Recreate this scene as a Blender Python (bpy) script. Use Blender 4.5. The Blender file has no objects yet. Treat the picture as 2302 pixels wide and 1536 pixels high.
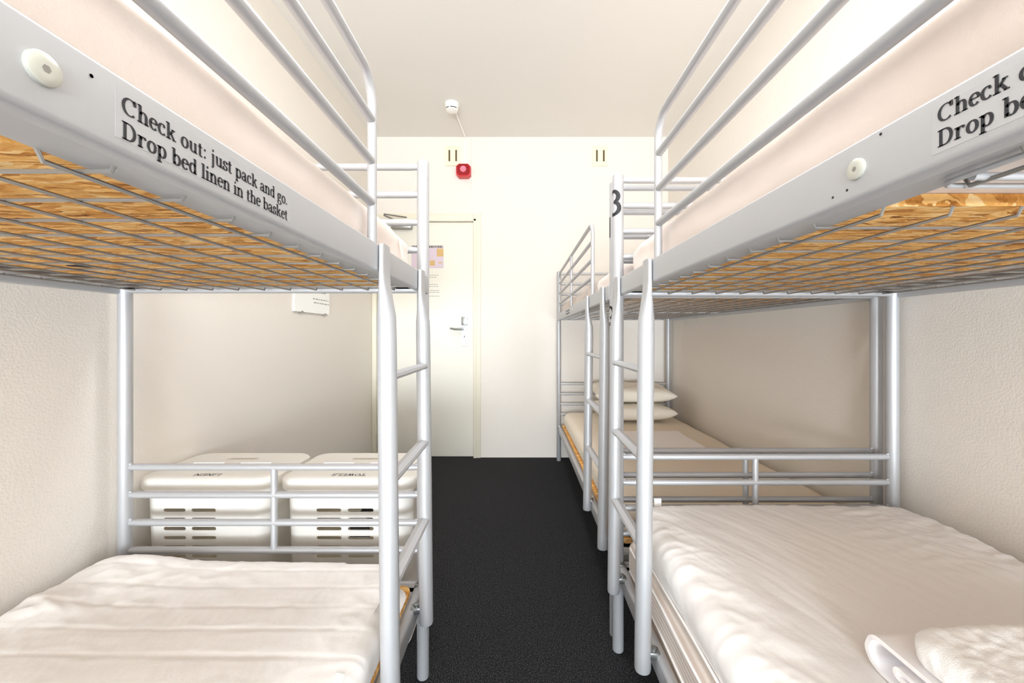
import bpy, bmesh, math, random
from mathutils import Vector, Matrix, noise

random.seed(7)
S = bpy.context.scene
COL = S.collection
PI = math.pi

# ------------------------------------------------------------------ camera, world, lights, exposure
CAM_H, F_PX = 1.06, 930.0
cam = bpy.data.cameras.new('camera'); cam_o = bpy.data.objects.new('camera', cam); COL.objects.link(cam_o)
cam_o.location = (0, 0, CAM_H); cam_o.rotation_euler = (PI/2, 0, 0)
cam.sensor_width = 36; cam.lens = F_PX/2302*36
cam.shift_x = -15/2302; cam.shift_y = -13/2302
cam.clip_start = 0.02
S.camera = cam_o

XL, XR, YB, YF, ZC = -1.275, 1.30, -4.40, 3.60, 2.79       # room: left, right, back (window), front (door), ceiling

w = bpy.data.worlds.new('world'); S.world = w; w.use_nodes = True
w.node_tree.nodes['Background'].inputs[0].default_value = (0.85, 0.92, 1.0, 1)
w.node_tree.nodes['Background'].inputs[1].default_value = 1.0

def area(name, loc, rot, sx, sy, energy, color):
    l = bpy.data.lights.new(name, 'AREA'); l.shape = 'RECTANGLE'; l.size = sx; l.size_y = sy
    l.energy = energy; l.color = color
    o = bpy.data.objects.new(name, l); COL.objects.link(o); o.location = loc; o.rotation_euler = rot
    return o
# daylight through the window behind the camera, plus an added low fill
WIN_HI, WIN_LO = 42, 300
area('window_daylight', (0.02, YB+0.03, 1.82), (PI/2, 0, 0), 2.2, 1.2, WIN_HI, (0.855, 0.935, 1.0))
area('window_low_fill', (0.02, YB+0.03, .70), (PI/2, 0, 0), 2.2, .95, WIN_LO, (0.855, 0.935, 1.0))
ADDED_LAMPS = [(0.02, 0.60), (0.02, 1.72)]  # added lamps out of view, for extra light from above
CEIL_W = 10.5
S.view_settings.view_transform = 'Standard'
S.view_settings.look = 'None'
S.view_settings.exposure = 0.40
S.view_settings.gamma = 1.0
S.view_settings.use_curve_mapping = False
S.cycles.max_bounces = 14
S.cycles.diffuse_bounces = 8
S.cycles.use_denoising = True

# ------------------------------------------------------------------ materials
def srgb(r, g, b):
    f = lambda c: (c/255/12.92) if c <= 10 else ((c/255+0.055)/1.055)**2.4
    return (f(r), f(g), f(b), 1)

def mat(name, col, rough=0.6, metal=0.0, spec=0.5):
    m = bpy.data.materials.new(name); m.use_nodes = True
    b = m.node_tree.nodes['Principled BSDF']
    b.inputs['Base Color'].default_value = col
    b.inputs['Roughness'].default_value = rough
    b.inputs['Metallic'].default_value = metal
    b.inputs['Specular IOR Level'].default_value = spec
    return m

def nodes(m):
    nt = m.node_tree
    return nt, nt.nodes, nt.links, nt.nodes['Principled BSDF']

def add_noise(m, scale, detail=4, rough=0.55, vec_scale=(1, 1, 1)):
    nt, N, L, b = nodes(m)
    tc = N.new('ShaderNodeTexCoord'); mp = N.new('ShaderNodeMapping'); mp.inputs['Scale'].default_value = vec_scale
    n = N.new('ShaderNodeTexNoise'); n.inputs['Scale'].default_value = scale
    n.inputs['Detail'].default_value = detail; n.inputs['Roughness'].default_value = rough
    L.new(tc.outputs['Object'], mp.inputs['Vector']); L.new(mp.outputs[0], n.inputs['Vector'])
    return n

def add_bump(m, src, strength, dist=0.002):
    nt, N, L, b = nodes(m)
    bp = N.new('ShaderNodeBump'); bp.inputs['Strength'].default_value = strength; bp.inputs['Distance'].default_value = dist
    L.new(src, bp.inputs['Height'])
    if b.inputs['Normal'].is_linked:
        L.new(b.inputs['Normal'].links[0].from_socket, bp.inputs['Normal'])
    L.new(bp.outputs[0], b.inputs['Normal'])

def ramp(m, fac, stops, to='Base Color'):
    nt, N, L, b = nodes(m)
    r = N.new('ShaderNodeValToRGB'); e = r.color_ramp.elements
    while len(e) < len(stops): e.new(0.5)
    for i, (p, c) in enumerate(stops): e[i].position = p; e[i].color = c
    L.new(fac, r.inputs[0])
    if to: L.new(r.outputs[0], b.inputs[to])
    return r

M = {}
# walls: painted glass-fibre paper with a fine relief
def wall_mat(name, col, sc=170, st=0.35):
    m = mat(name, col, 0.75, spec=0.25)
    n = add_noise(m, sc, 3, 0.6); add_bump(m, n.outputs[0], st, 0.0015)
    return m
M['wall'] = wall_mat('wall_paint', srgb(231, 225, 217), 150, .7)
M['ceiling'] = wall_mat('ceiling_paint', srgb(231, 228, 223), 120, 0.15)
M['door'] = mat('door_paint', srgb(233, 230, 219), 0.5)
M['frame'] = mat('door_frame_paint', srgb(229, 223, 205), 0.5)
# carpet
m = mat('carpet', srgb(40, 40, 42), 0.95, spec=0.1)
n = add_noise(m, 300, 3, 0.75); ramp(m, n.outputs[0], [(0.34, srgb(15, 15, 17)), (0.52, srgb(37, 37, 39)), (0.66, srgb(112, 112, 114))])
add_bump(m, n.outputs[0], 0.9, 0.006)
M['carpet'] = m
# silver paint of the beds
m = mat('silver_paint', srgb(187, 188, 191), 0.46, 0.42)
n = add_noise(m, 700, 2); add_bump(m, n.outputs[0], 0.05, 0.0005)
M['metal'] = m
M['wire'] = mat('wire_steel', srgb(150, 147, 143), 0.35, 0.6)
M['chrome'] = mat('zinc_steel', srgb(158, 161, 160), 0.3, 0.9)
M['zinc'] = mat('bolt_cap', srgb(202, 203, 194), 0.35, 0.4)
M['dark'] = mat('dark_gap', srgb(24, 24, 26), 0.7)
M['ink'] = mat('black_print', srgb(34, 34, 38), 0.6)
M['greyink'] = mat('grey_print', srgb(150, 150, 148), 0.7)
M['label'] = mat('clear_label', srgb(190, 191, 194), 0.46, 0.42)
# osb
m = mat('osb_board', srgb(205, 150, 88), 0.8, spec=0.2)
nt, N, L, b = nodes(m)
tc = N.new('ShaderNodeTexCoord')
dn = N.new('ShaderNodeTexNoise'); dn.inputs['Scale'].default_value = 14; dn.inputs['Detail'].default_value = 4
mixv = N.new('ShaderNodeVectorMath'); mixv.operation = 'MULTIPLY_ADD'; mixv.inputs[1].default_value = (0.05, 0.05, 0.05)
L.new(tc.outputs['Object'], dn.inputs['Vector']); L.new(dn.outputs['Color'], mixv.inputs[0]); L.new(tc.outputs['Object'], mixv.inputs[2])
mp = N.new('ShaderNodeMapping'); mp.inputs['Scale'].default_value = (34, 190, 60); mp.inputs['Rotation'].default_value = (0, 0, 0.2)
L.new(mixv.outputs[0], mp.inputs['Vector'])
vo = N.new('ShaderNodeTexVoronoi'); vo.inputs['Scale'].default_value = 1.0
L.new(mp.outputs[0], vo.inputs['Vector'])
mp2 = N.new('ShaderNodeMapping'); mp2.inputs['Scale'].default_value = (45, 260, 60); L.new(mixv.outputs[0], mp2.inputs['Vector'])
fn = N.new('ShaderNodeTexNoise'); fn.inputs['Scale'].default_value = 1.0; fn.inputs['Detail'].default_value = 6; fn.inputs['Roughness'].default_value = 0.7
L.new(mp2.outputs[0], fn.inputs['Vector'])
mx = N.new('ShaderNodeMix'); mx.data_type = 'FLOAT'; mx.inputs[0].default_value = 0.55
sep = N.new('ShaderNodeSeparateColor'); L.new(vo.outputs['Color'], sep.inputs[0])
L.new(sep.outputs[0], mx.inputs[2]); L.new(fn.outputs[0], mx.inputs[3])
ramp(m, mx.outputs[0], [(0.20, srgb(120, 66, 26)), (0.36, srgb(212, 148, 74)), (0.58, srgb(242, 190, 114)), (0.82, srgb(254, 228, 176))])
add_bump(m, mx.outputs[0], 0.3, 0.002)
M['osb'] = m
# fabrics
def fabric(name, col, sc=900, st=0.25, wr=None, sheen=0.15):
    m = mat(name, col, 0.92, spec=0.12)
    b = m.node_tree.nodes['Principled BSDF']; b.inputs['Sheen Weight'].default_value = sheen
    n = add_noise(m, sc, 2, 0.6); add_bump(m, n.outputs[0], st, 0.0008)
    if wr:
        n2 = add_noise(m, wr[0], 6, 0.6, wr[1]); add_bump(m, n2.outputs[0], wr[2], 0.012)
    return m
M['cover'] = fabric('white_mattress_cover', srgb(243, 240, 238), wr=(30, (1, 1, 1), 0.10))
M['pink'] = fabric('pinkish_terry_cover', srgb(232, 219, 211), 600, 0.35, wr=(7, (0.3, 1, 1.6), 0.25))
M['sheet'] = fabric('white_cotton_sheet', srgb(249, 246, 247), wr=(14, (1, 1, 1), 0.12))
M['terry'] = fabric('white_terry_towel', srgb(251, 250, 249), 420, 0.9, sheen=0.4)
M['pillow'] = fabric('pillow_cotton', srgb(240, 234, 222), wr=(9, (1, 1, 1), 0.3))
m = fabric('striped_mattress_ticking', srgb(206, 192, 182), 700, 0.3)
nt, N, L, b = nodes(m)
tc = N.new('ShaderNodeTexCoord'); sx = N.new('ShaderNodeSeparateXYZ'); L.new(tc.outputs['Object'], sx.inputs[0])
wv = N.new('ShaderNodeMath'); wv.operation = 'MULTIPLY'; wv.inputs[1].default_value = 520; L.new(sx.outputs[2], wv.inputs[0])
sn = N.new('ShaderNodeMath'); sn.operation = 'SINE'; L.new(wv.outputs[0], sn.inputs[0])
ad = N.new('ShaderNodeMath'); ad.operation = 'MULTIPLY_ADD'; ad.inputs[1].default_value = .5; ad.inputs[2].default_value = .5; L.new(sn.outputs[0], ad.inputs[0])
ramp(m, ad.outputs[0], [(0.25, srgb(196, 181, 171)), (0.75, srgb(226, 216, 208))])
M['ticking'] = m
M['plastic'] = mat('white_plastic', srgb(246, 244, 240), 0.42)
m = M['plastic'].copy(); m.name = 'translucent_plastic'
nt, N, L, b = nodes(m)
tr = N.new('ShaderNodeBsdfTranslucent'); tr.inputs[0].default_value = srgb(244, 236, 220); ms = N.new('ShaderNodeMixShader'); ms.inputs[0].default_value = .28
out = N['Material Output']; L.new(b.outputs[0], ms.inputs[1]); L.new(tr.outputs[0], ms.inputs[2]); L.new(ms.outputs[0], out.inputs[0])
M['hamper'] = m
M['beige'] = fabric('beige_mattress_cover', srgb(234, 223, 206), wr=(14, (1, 1, 1), 0.12))
M['cream'] = mat('cream_plastic', srgb(243, 233, 205), 0.5)
M['slot'] = mat('slot_shadow', srgb(96, 80, 52), 0.8)
M['red'] = mat('red_plastic', srgb(206, 52, 58), 0.35)
M['darkred'] = mat('dark_red_lens', srgb(150, 8, 18), 0.25)
M['pinklens'] = mat('pink_lens', srgb(250, 130, 150), 0.3)
M['paper'] = mat('white_paper', srgb(250, 250, 247), 0.7)
M['mauve'] = mat('mauve_print', srgb(216, 200, 212), 0.6)
M['ochre'] = mat('ochre_print', srgb(214, 178, 118), 0.6)
M['head'] = mat('header_print', srgb(112, 110, 96), 0.6)
M['glass'] = mat('window_glass', (1, 1, 1, 1), 0.0)
M['glass'].node_tree.nodes['Principled BSDF'].inputs['Transmission Weight'].default_value = 1.0
m = mat('added_lamp_diffuser', (1, 1, 1, 1), 0.5)  # glowing cover of the added ceiling lamps
m.node_tree.nodes['Principled BSDF'].inputs['Emission Color'].default_value = (1, 0.97, 0.93, 1)
m.node_tree.nodes['Principled BSDF'].inputs['Emission Strength'].default_value = 1.5
M['lamp'] = m

# ------------------------------------------------------------------ building helpers
ORG = {}
def tag(o, label=None, cat=None, group=None, kind=None):
    if label: o['label'] = label
    if cat: o['category'] = cat
    if group: o['group'] = group
    if kind: o['kind'] = kind
    return o

def empty(name, loc, parent=None):
    o = bpy.data.objects.new(name, None); COL.objects.link(o); o.empty_display_size = 0.05
    if parent is not None:
        o.parent = parent; ORG[o.name] = ORG[parent.name]
    else:
        o.location = loc; ORG[o.name] = Vector(loc)
    return o

def obj(name, bm, material, parent=None, origin=None, smooth=True, ang=40):
    """verts are given in room coordinates; links ONE mesh object"""
    me = bpy.data.meshes.new(name)
    if parent is not None: off = ORG[parent.name]
    else: off = Vector(origin) if origin else Vector((0, 0, 0))
    bmesh.ops.translate(bm, verts=bm.verts, vec=-off)
    bm.normal_update()
    if smooth:
        ca = math.radians(ang)
        for f in bm.faces: f.smooth = True
        for e in bm.edges:
            if len(e.link_faces) == 2 and e.calc_face_angle(0) > ca: e.smooth = False
    bm.to_mesh(me); bm.free()
    for mm in (material if isinstance(material, (list, tuple)) else [material]): me.materials.append(mm)
    o = bpy.data.objects.new(name, me); COL.objects.link(o)
    if parent is not None: o.parent = parent
    else: o.location = off
    ORG[o.name] = off
    return o

def box(bm, x0, x1, y0, y1, z0, z1, bev=0.0, seg=2, mi=0):
    mtx = Matrix.Translation(((x0+x1)/2, (y0+y1)/2, (z0+z1)/2)) @ Matrix.Diagonal((abs(x1-x0), abs(y1-y0), abs(z1-z0), 1))
    r = bmesh.ops.create_cube(bm, size=1, matrix=mtx)
    fs = {f for v in r['verts'] for f in v.link_faces}
    for f in fs: f.material_index = mi
    if bev > 0:
        es = list({e for v in r['verts'] for e in v.link_edges})
        res = bmesh.ops.bevel(bm, geom=es, offset=bev, segments=seg, profile=0.5, affect='EDGES')
        for f in res['faces']: f.material_index = mi

def tube(bm, pts, r, n=12, cap=True, sx=1.0, up=None):
    """round tube along a polyline; r a number or one per point; sx squeezes the section across"""
    P = [Vector(p) for p in pts]; k = len(P)
    R = r if isinstance(r, (list, tuple)) else [r]*k
    T = []
    for i in range(k):
        a = P[max(i-1, 0)]; b = P[min(i+1, k-1)]
        T.append((b-a).normalized())
    ref = Vector(up) if up else (Vector((0, 0, 1)) if abs(T[0].z) < 0.9 else Vector((1, 0, 0)))
    u = (ref - T[0]*ref.dot(T[0])).normalized()
    rings = []
    for i in range(k):
        u = (u - T[i]*u.dot(T[i])).normalized(); v = T[i].cross(u)
        ring = []
        for j in range(n):
            a = 2*PI*j/n
            ring.append(bm.verts.new(P[i] + u*(R[i]*math.cos(a)*sx) + v*(R[i]*math.sin(a))))
        rings.append(ring)
    for i in range(k-1):
        for j in range(n):
            bm.faces.new((rings[i][j], rings[i][(j+1) % n], rings[i+1][(j+1) % n], rings[i+1][j]))
    if cap:
        bm.faces.new(list(reversed(rings[0]))); bm.faces.new(rings[-1])

def prism(bm, prof, axis, a0, a1, mi=0):
    """closed 2-D profile swept straight along axis 'x','y' or 'z'"""
    def P(p, a):
        return {'x': (a, p[0], p[1]), 'y': (p[0], a, p[1]), 'z': (p[0], p[1], a)}[axis]
    A = [bm.verts.new(P(p, a0)) for p in prof]; B = [bm.verts.new(P(p, a1)) for p in prof]
    n = len(prof)
    fs = [bm.faces.new((A[i], A[(i+1) % n], B[(i+1) % n], B[i])) for i in range(n)]
    fs.append(bm.faces.new(list(reversed(A)))); fs.append(bm.faces.new(B))
    for f in fs: f.material_index = mi
    bmesh.ops.recalc_face_normals(bm, faces=fs)

def rrect(x0, x1, z0, z1, r, seg=5):
    out = []
    for cx, cz, a0 in ((x1-r, z1-r, 0), (x0+r, z1-r, 90), (x0+r, z0+r, 180), (x1-r, z0+r, 270)):
        for i in range(seg+1):
            a = math.radians(a0+90*i/seg); out.append((cx+r*math.cos(a), cz+r*math.sin(a)))
    return out

def rrect4(x0, x1, z0, z1, rb, rt, seg=5):
    out = []
    for cx, cz, a0, r in ((x1-rt, z1-rt, 0, rt), (x0+rt, z1-rt, 90, rt), (x0+rb, z0+rb, 180, rb), (x1-rb, z0+rb, 270, rb)):
        for i in range(seg+1):
            a = math.radians(a0+90*i/seg); out.append((cx+r*math.cos(a), cz+r*math.sin(a)))
    return out

def arcpts(c, r, a0, a1, n, plane='yz'):
    out = []
    for i in range(n+1):
        a = math.radians(a0+(a1-a0)*i/n); p, q = r*math.cos(a), r*math.sin(a)
        out.append(Vector(c) + (Vector((0, p, q)) if plane == 'yz' else Vector((p, 0, q)) if plane == 'xz' else Vector((p, q, 0))))
    return out

def lathe(bm, prof, c, axis='z', n=32, mi=0):
    """prof: list of (radius, height)"""
    rings = []
    for r, h in prof:
        ring = []
        for j in range(n):
            a = 2*PI*j/n; p, q = r*math.cos(a), r*math.sin(a)
            d = {'z': (p, q, h), 'x': (h, p, q), 'y': (p, h, q)}[axis]
            ring.append(bm.verts.new(Vector(c)+Vector(d)))
        rings.append(ring)
    fs = []
    for i in range(len(rings)-1):
        for j in range(n):
            fs.append(bm.faces.new((rings[i][j], rings[i][(j+1) % n], rings[i+1][(j+1) % n], rings[i+1][j])))
    fs.append(bm.faces.new(list(reversed(rings[0])))); fs.append(bm.faces.new(rings[-1]))
    for f in fs: f.material_index = mi
    bmesh.ops.recalc_face_normals(bm, faces=fs)

def NB(): return bmesh.new()

# ------------------------------------------------------------------ serif lettering drawn with a broad nib
def ell(cx, cy, rx, ry, a0, a1, n=22):
    return [(cx+rx*math.cos(math.radians(a0+(a1-a0)*i/n)), cy+ry*math.sin(math.radians(a0+(a1-a0)*i/n))) for i in range(n+1)]
def stem(x, y0, y1, s0=True, s1=False, flag=False):
    out = [[(x, y0), (x, y1)]]
    if s0: out.append([(x-.13, y0+.02), (x+.13, y0+.02)])
    if s1: out.append([(x-.13, y1-.02), (x+.13, y1-.02)])
    if flag: out.append([(x-.13, y1-.03), (x, y1-.015)])
    return out
def dot(x, y, r=.062): return [('dot', x, y, r)]
GLYPH = {
    'C': (.72, [ell(.38, .33, .29, .315, 48, 312), [(.60, .67), (.60, .46)]]),
    'D': (.72, stem(.16, 0, .66, True, True) + [[(.16, .64), (.32, .64)] + ell(.32, .33, .27, .31, 90, -90) + [(.16, .02)]]),
    'h': (.56, stem(.13, 0, .68, True, False, True) + [ell(.28, .28, .14, .16, 165, 0) + [(.42, .28), (.42, 0)], [(.30, .02), (.54, .02)]]),
    'n': (.56, stem(.13, 0, .45, True, False, True) + [ell(.28, .28, .14, .16, 165, 0) + [(.42, .28), (.42, 0)], [(.30, .02), (.54, .02)]]),
    'e': (.44, [[(.06, .26), (.38, .26)], ell(.23, .23, .165, .215, 5, 318)]),
    'c': (.44, [ell(.24, .23, .175, .215, 52, 318)] + dot(.34, .37, .055)),
    'k': (.56, stem(.13, 0, .68, True, False, True) + [[(.19, .21), (.40, .43)], [(.26, .27), (.45, .02)], [(.30, .43), (.50, .43)], [(.36, .02), (.56, .02)]]),
    'o': (.50, [ell(.25, .225, .175, .215, 0, 360)]),
    'u': (.56, [[(.13, .45), (.13, .17)] + ell(.27, .17, .14, .15, 180, 330), [(.03, .43), (.14, .43)], [(.41, .45), (.41, 0)], [(.31, .43), (.42, .43)], [(.41, .02), (.53, .02)]]),
    't': (.35, [[(.15, .58), (.15, .12)] + ell(.23, .10, .08, .09, 180, 320), [(.03, .43), (.30, .43)]]),
    ':': (.28, dot(.13, .06) + dot(.13, .40)),
    '.': (.25, dot(.12, .06)),
    'j': (.32, [[(.17, .45), (.17, -.08)] + ell(.09, -.08, .08, .11, 0, -110), [(.06, .43), (.17, .43)]] + dot(.16, .62)),
    'i': (.28, stem(.14, 0, .45, True, False, True) + dot(.14, .62)),
    'l': (.28, stem(.14, 0, .68, True, False, True)),
    's': (.40, [ell(.20, .335, .115, .105, 35, 250, 14) + ell(.19, .115, .13, .105, 80, -150, 16), [(.315, .44), (.315, .32)], [(.05, .16), (.05, 0)]]),
    'p': (.54, stem(.13, -.21, .45, True, False, True) + [ell(.28, .225, .165, .215, 150, -150)]),
    'b': (.54, stem(.12, 0, .68, False, False, True) + [ell(.28, .225, .165, .215, 150, -150)]),
    'd': (.54, [[(.40, 0), (.40, .68)], [(.29, .66), (.40, .66)], [(.40, .02), (.51, .02)], ell(.25, .225, .165, .215, 30, 330)]),
    'a': (.48, [ell(.20, .33, .13, .11, 150, 0, 12) + [(.33, .33), (.33, .08)] + ell(.40, .08, .07, .07, 180, 330, 8), ell(.18, .12, .12, .10, 60, 320, 14) + [(.33, .12)], [(.20, .235), (.33, .27)]] + dot(.09, .35, .05)),
    'g': (.50, [ell(.22, .30, .13, .14, 0, 360), [(.28, .41), (.46, .43)], ell(.20, .10, .10, .065, 130, 250, 8) + [(.20, .035), (.30, .03)] + ell(.25, -.09, .18, .11, 60, -240, 20)]),
    'r': (.44, stem(.13, 0, .45, True, False, True) + [ell(.27, .26, .13, .17, 160, 60, 8)] + dot(.36, .39, .06)),
    'L': (.62, stem(.16, 0, .66, True, True) + [[(.05, .02), (.52, .02)], [(.53, 0), (.55, .18)]]),
    'I': (.36, stem(.18, 0, .66, True, True)),
    'N': (.74, [[(.14, 0), (.14, .66)], [(.13, .65), (.58, .02)], [(.60, 0), (.60, .66)], [(.03, .02), (.25, .02)], [(.03, .64), (.2, .64)], [(.50, .64), (.70, .64)]]),
    'E': (.64, stem(.16, 0, .66, True, True) + [[(.05, .02), (.52, .02)], [(.05, .64), (.52, .64)], [(.16, .35), (.40, .35)], [(.53, 0), (.55, .17)], [(.52, .66), (.53, .50)]]),
    'T': (.64, stem(.32, 0, .66, True, False) + [[(.05, .64), (.59, .64)], [(.05, .66), (.05, .48)], [(.59, .66), (.59, .48)]]),
    'O': (.76, [ell(.37, .33, .29, .31, 0, 360, 30)]),
    'W': (.94, [[(.12, .65), (.30, .02)], [(.30, .02), (.46, .62)], [(.44, .65), (.64, .02)], [(.64, .02), (.82, .64)], [(.02, .64), (.24, .64)], [(.34, .64), (.56, .64)], [(.72, .64), (.92, .64)]]),
    'S': (.54, [ell(.27, .48, .17, .155, 35, 255, 16) + ell(.26, .185, .19, .165, 80, -155, 18), [(.45, .64), (.45, .47)], [(.07, .21), (.07, .02)]]),
}
def write(bm, text, place, nib=(.138, .052), fit=None):
    """place(x, y) -> point; x runs along the line in em; fit = wanted total length in em"""
    adv = [0]
    for ch in text: adv.append(adv[-1] + (.27 if ch == ' ' else GLYPH[ch][0]))
    k = fit/adv[-1] if fit else 1.0
    for ch, x0 in zip(text, adv):
        if ch == ' ': continue
        for st in GLYPH[ch][1]:
            if st[0] == 'dot':
                _, cx, cy, r = st
                bm.faces.new([bm.verts.new(place((x0+cx+r*math.cos(2*PI*i/12))*k, cy+r*math.sin(2*PI*i/12))) for i in range(12)])
                continue
            n = len(st); prev = None
            for i in range(n):
                a, b = st[max(i-1, 0)], st[min(i+1, n-1)]
                tx, ty = b[0]-a[0], b[1]-a[1]; d = math.hypot(tx, ty) or 1
                nx, ny = -ty/d, tx/d
                h = .5*math.hypot(nib[0]*nx, nib[1]*ny)
                p = bm.verts.new(place((x0+st[i][0]+nx*h)*k, st[i][1]+ny*h)); q = bm.verts.new(place((x0+st[i][0]-nx*h)*k, st[i][1]-ny*h))
                if prev: bm.faces.new((prev[0], prev[1], q, p))
                prev = (p, q)

# ------------------------------------------------------------------ the room
def struct(name, bm, m, **k):
    return tag(obj(name, bm, m, smooth=False, **k), kind='structure')
bm = NB(); box(bm, XL-.1, XR+.1, YB-.1, YF+.1, -.05, 0); struct('floor', bm, M['carpet'])
bm = NB(); box(bm, XL-.1, XR+.1, YB-.1, YF+.1, ZC, ZC+.05); struct('ceiling', bm, M['ceiling'])
bm = NB(); box(bm, XL-.1, XL, YB-.1, YF+.1, 0, ZC); struct('wall_left', bm, M['wall'])
bm = NB(); box(bm, XR, XR+.1, YB-.1, YF+.1, 0, ZC); struct('wall_right', bm, M['wall'])
DX0, DX1, DZ = -1.232, -.391, 2.054      # door leaf
bm = NB(); box(bm, DX1+.02, XR, YF, YF+.1, 0, ZC); box(bm, XL, DX1+.02, YF, YF+.1, DZ+.02, ZC)
box(bm, XL, DX0-.02, YF, YF+.1, 0, DZ+.02); struct('wall_front', bm, M['wall'])
WX0, WX1, WZ0, WZ1 = -1.12, 1.16, .2, 2.45
bm = NB(); box(bm, XL, WX0, YB-.1, YB, 0, ZC); box(bm, WX1, XR, YB-.1, YB, 0, ZC)
box(bm, WX0, WX1, YB-.1, YB, 0, WZ0); box(bm, WX0, WX1, YB-.1, YB, WZ1, ZC); struct('wall_back', bm, M['wall'])
# window behind the camera
wn = empty('window_1', ((WX0+WX1)/2, YB-.05, WZ0)); tag(wn, kind='structure')
bm = NB()
for a in ((WX0, WX0+.06, WZ0, WZ1), (WX1-.06, WX1, WZ0, WZ1), (WX0+.06, WX1-.06, WZ0, WZ0+.06), (WX0+.06, WX1-.06, WZ1-.06, WZ1), (-.005, .055, WZ0+.06, WZ1-.06)):
    box(bm, a[0], a[1], YB-.08, YB-.03, a[2], a[3], .004)
obj('window_frame', bm, M['frame'], wn)
bm = NB(); box(bm, WX0+.06, WX1-.06, YB-.06, YB-.055, WZ0+.06, WZ1-.06); obj('pane', bm, M['glass'], wn)

# door: leaf, frame, handle, closer
dr = empty('door_1', ((DX0+DX1)/2, YF, 0)); tag(dr, kind='structure')
bm = NB(); box(bm, DX0, DX1-.004, YF+.012, YF+.05, .006, DZ-.004, .002); obj('leaf', bm, M['door'], dr)
bm = NB()
box(bm, DX1, DX1+.062, YF-.016, YF+.06, 0, DZ+.068, .004)
box(bm, XL+.001, DX0-.004, YF-.016, YF+.06, 0, DZ+.068, .004)
box(bm, DX0-.004, DX1, YF-.016, YF+.06, DZ, DZ+.068, .004)
box(bm, DX1-.001, DX1+.022, YF-.022, YF-.012, 0, DZ+.02, .003)
box(bm, DX0-.02, DX1+.022, YF-.022, YF-.012, DZ-.001, DZ+.022, .003)
obj('door_frame', bm, M['frame'], dr)
hx = -.472
bm = NB()
prof = [(hx-.031, 1.238), (hx-.031, .992)] + [(hx-.031*math.cos(math.radians(a)), .992-.022*math.sin(math.radians(a))) for a in range(15, 180, 15)] + [(hx+.031, .992), (hx+.031, 1.238)]
prism(bm, prof, 'y', YF+.002, YF+.013); box(bm, hx-.027, hx+.027, YF-.003, YF+.004, 1.15, 1.225, .003)
h = obj('handle_plate', bm, M['chrome'], dr)
bm = NB(); lathe(bm, [(.013, -.045), (.016, -.045), (.016, .004), (.012, .004)], (hx, YF, 1.118), 'y', 20)
tube(bm, [(hx, YF-.042, 1.118), (hx-.03, YF-.044, 1.116), (hx-.075, YF-.042, 1.116), (hx-.118, YF-.034, 1.124)], [.011, .010, .009, .008], 12)
obj('lever', bm, M['chrome'], h)
bm = NB(); lathe(bm, [(.005, -.002), (.005, .003)], (hx, YF, 1.055), 'y', 12); box(bm, hx-.002, hx+.002, YF-.002, YF+.003, 1.036, 1.055); obj('keyhole', bm, M['dark'], h)
bm = NB(); lathe(bm, [(.02, -.003), (.022, .002), (.02, .004)], (hx, YF, .998), 'y', 20); obj('cylinder_guard', bm, M['wire'], h)
for z in (.25, 1.75):
    bm = NB(); tube(bm, [(DX0-.004, YF-.022, z-.045), (DX0-.004, YF-.022, z+.045)], .007, 10); obj('hinge', bm, M['frame'], dr)
bm = NB(); box(bm, -1.10, -.925, YF-.045, YF+.014, 1.985, 2.035, .006); c = obj('door_closer', bm, M['wire'], dr)
bm = NB(); tube(bm, [(-1.06, YF-.025, 2.04), (-1.06, YF-.025, 2.055), (-1.135, YF-.12, 2.075)], .007, 8); tube(bm, [(-1.135, YF-.12, 2.085), (-.97, YF-.02, 2.085)], .006, 8)
obj('closer_arm', bm, M['wire'], c)

# ------------------------------------------------------------------ small fittings on the front wall and the ceiling
def vent(x0, x1, z0, z1, label):
    r = empty('wall_vent', ((x0+x1)/2, YF, z0)); tag(r, label, 'vent', 'vents high on the front wall')
    wd = x1-x0; sl = [(x0+wd*.24, x0+wd*.36), (x0+wd*.70, x0+wd*.82)]; sz0, sz1 = z0+(z1-z0)*.22, z1-(z1-z0)*.19
    bm = NB()
    xs = [x0, sl[0][0], sl[0][1], sl[1][0], sl[1][1], x1]
    for i in (0, 2, 4): box(bm, xs[i], xs[i+1], YF-.012, YF, z0, z1)
    for i in (1, 3):
        box(bm, xs[i], xs[i+1], YF-.012, YF, z0, sz0); box(bm, xs[i], xs[i+1], YF-.012, YF, sz1, z1)
    box(bm, x0+.008, x1-.008, YF-.015, YF-.012, z0+.006, z0+.012); box(bm, x0+.008, x1-.008, YF-.015, YF-.012, z1-.012, z1-.006)
    bmesh.ops.remove_doubles(bm, verts=bm.verts, dist=1e-5)
    obj('vent_plate', bm, M['cream'], r, smooth=False)
    for a, b in sl:
        bm = NB(); box(bm, a, b, YF-.003, YF-.001, sz0, sz1); obj('slot', bm, M['slot'], r, smooth=False)
    bm = NB(); lathe(bm, [(.006, -.0145), (.007, -.012)], ((x0+x1)/2, YF, (z0+z1)/2), 'y', 14); obj('screw', bm, M['cream'], r)
vent(-.640, -.512, 2.536, 2.706, 'cream slotted vent plate above the red alarm sounder')
vent(.640, .770, 2.534, 2.706, 'cream slotted vent plate alone on white wall, far from red alarm')

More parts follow.
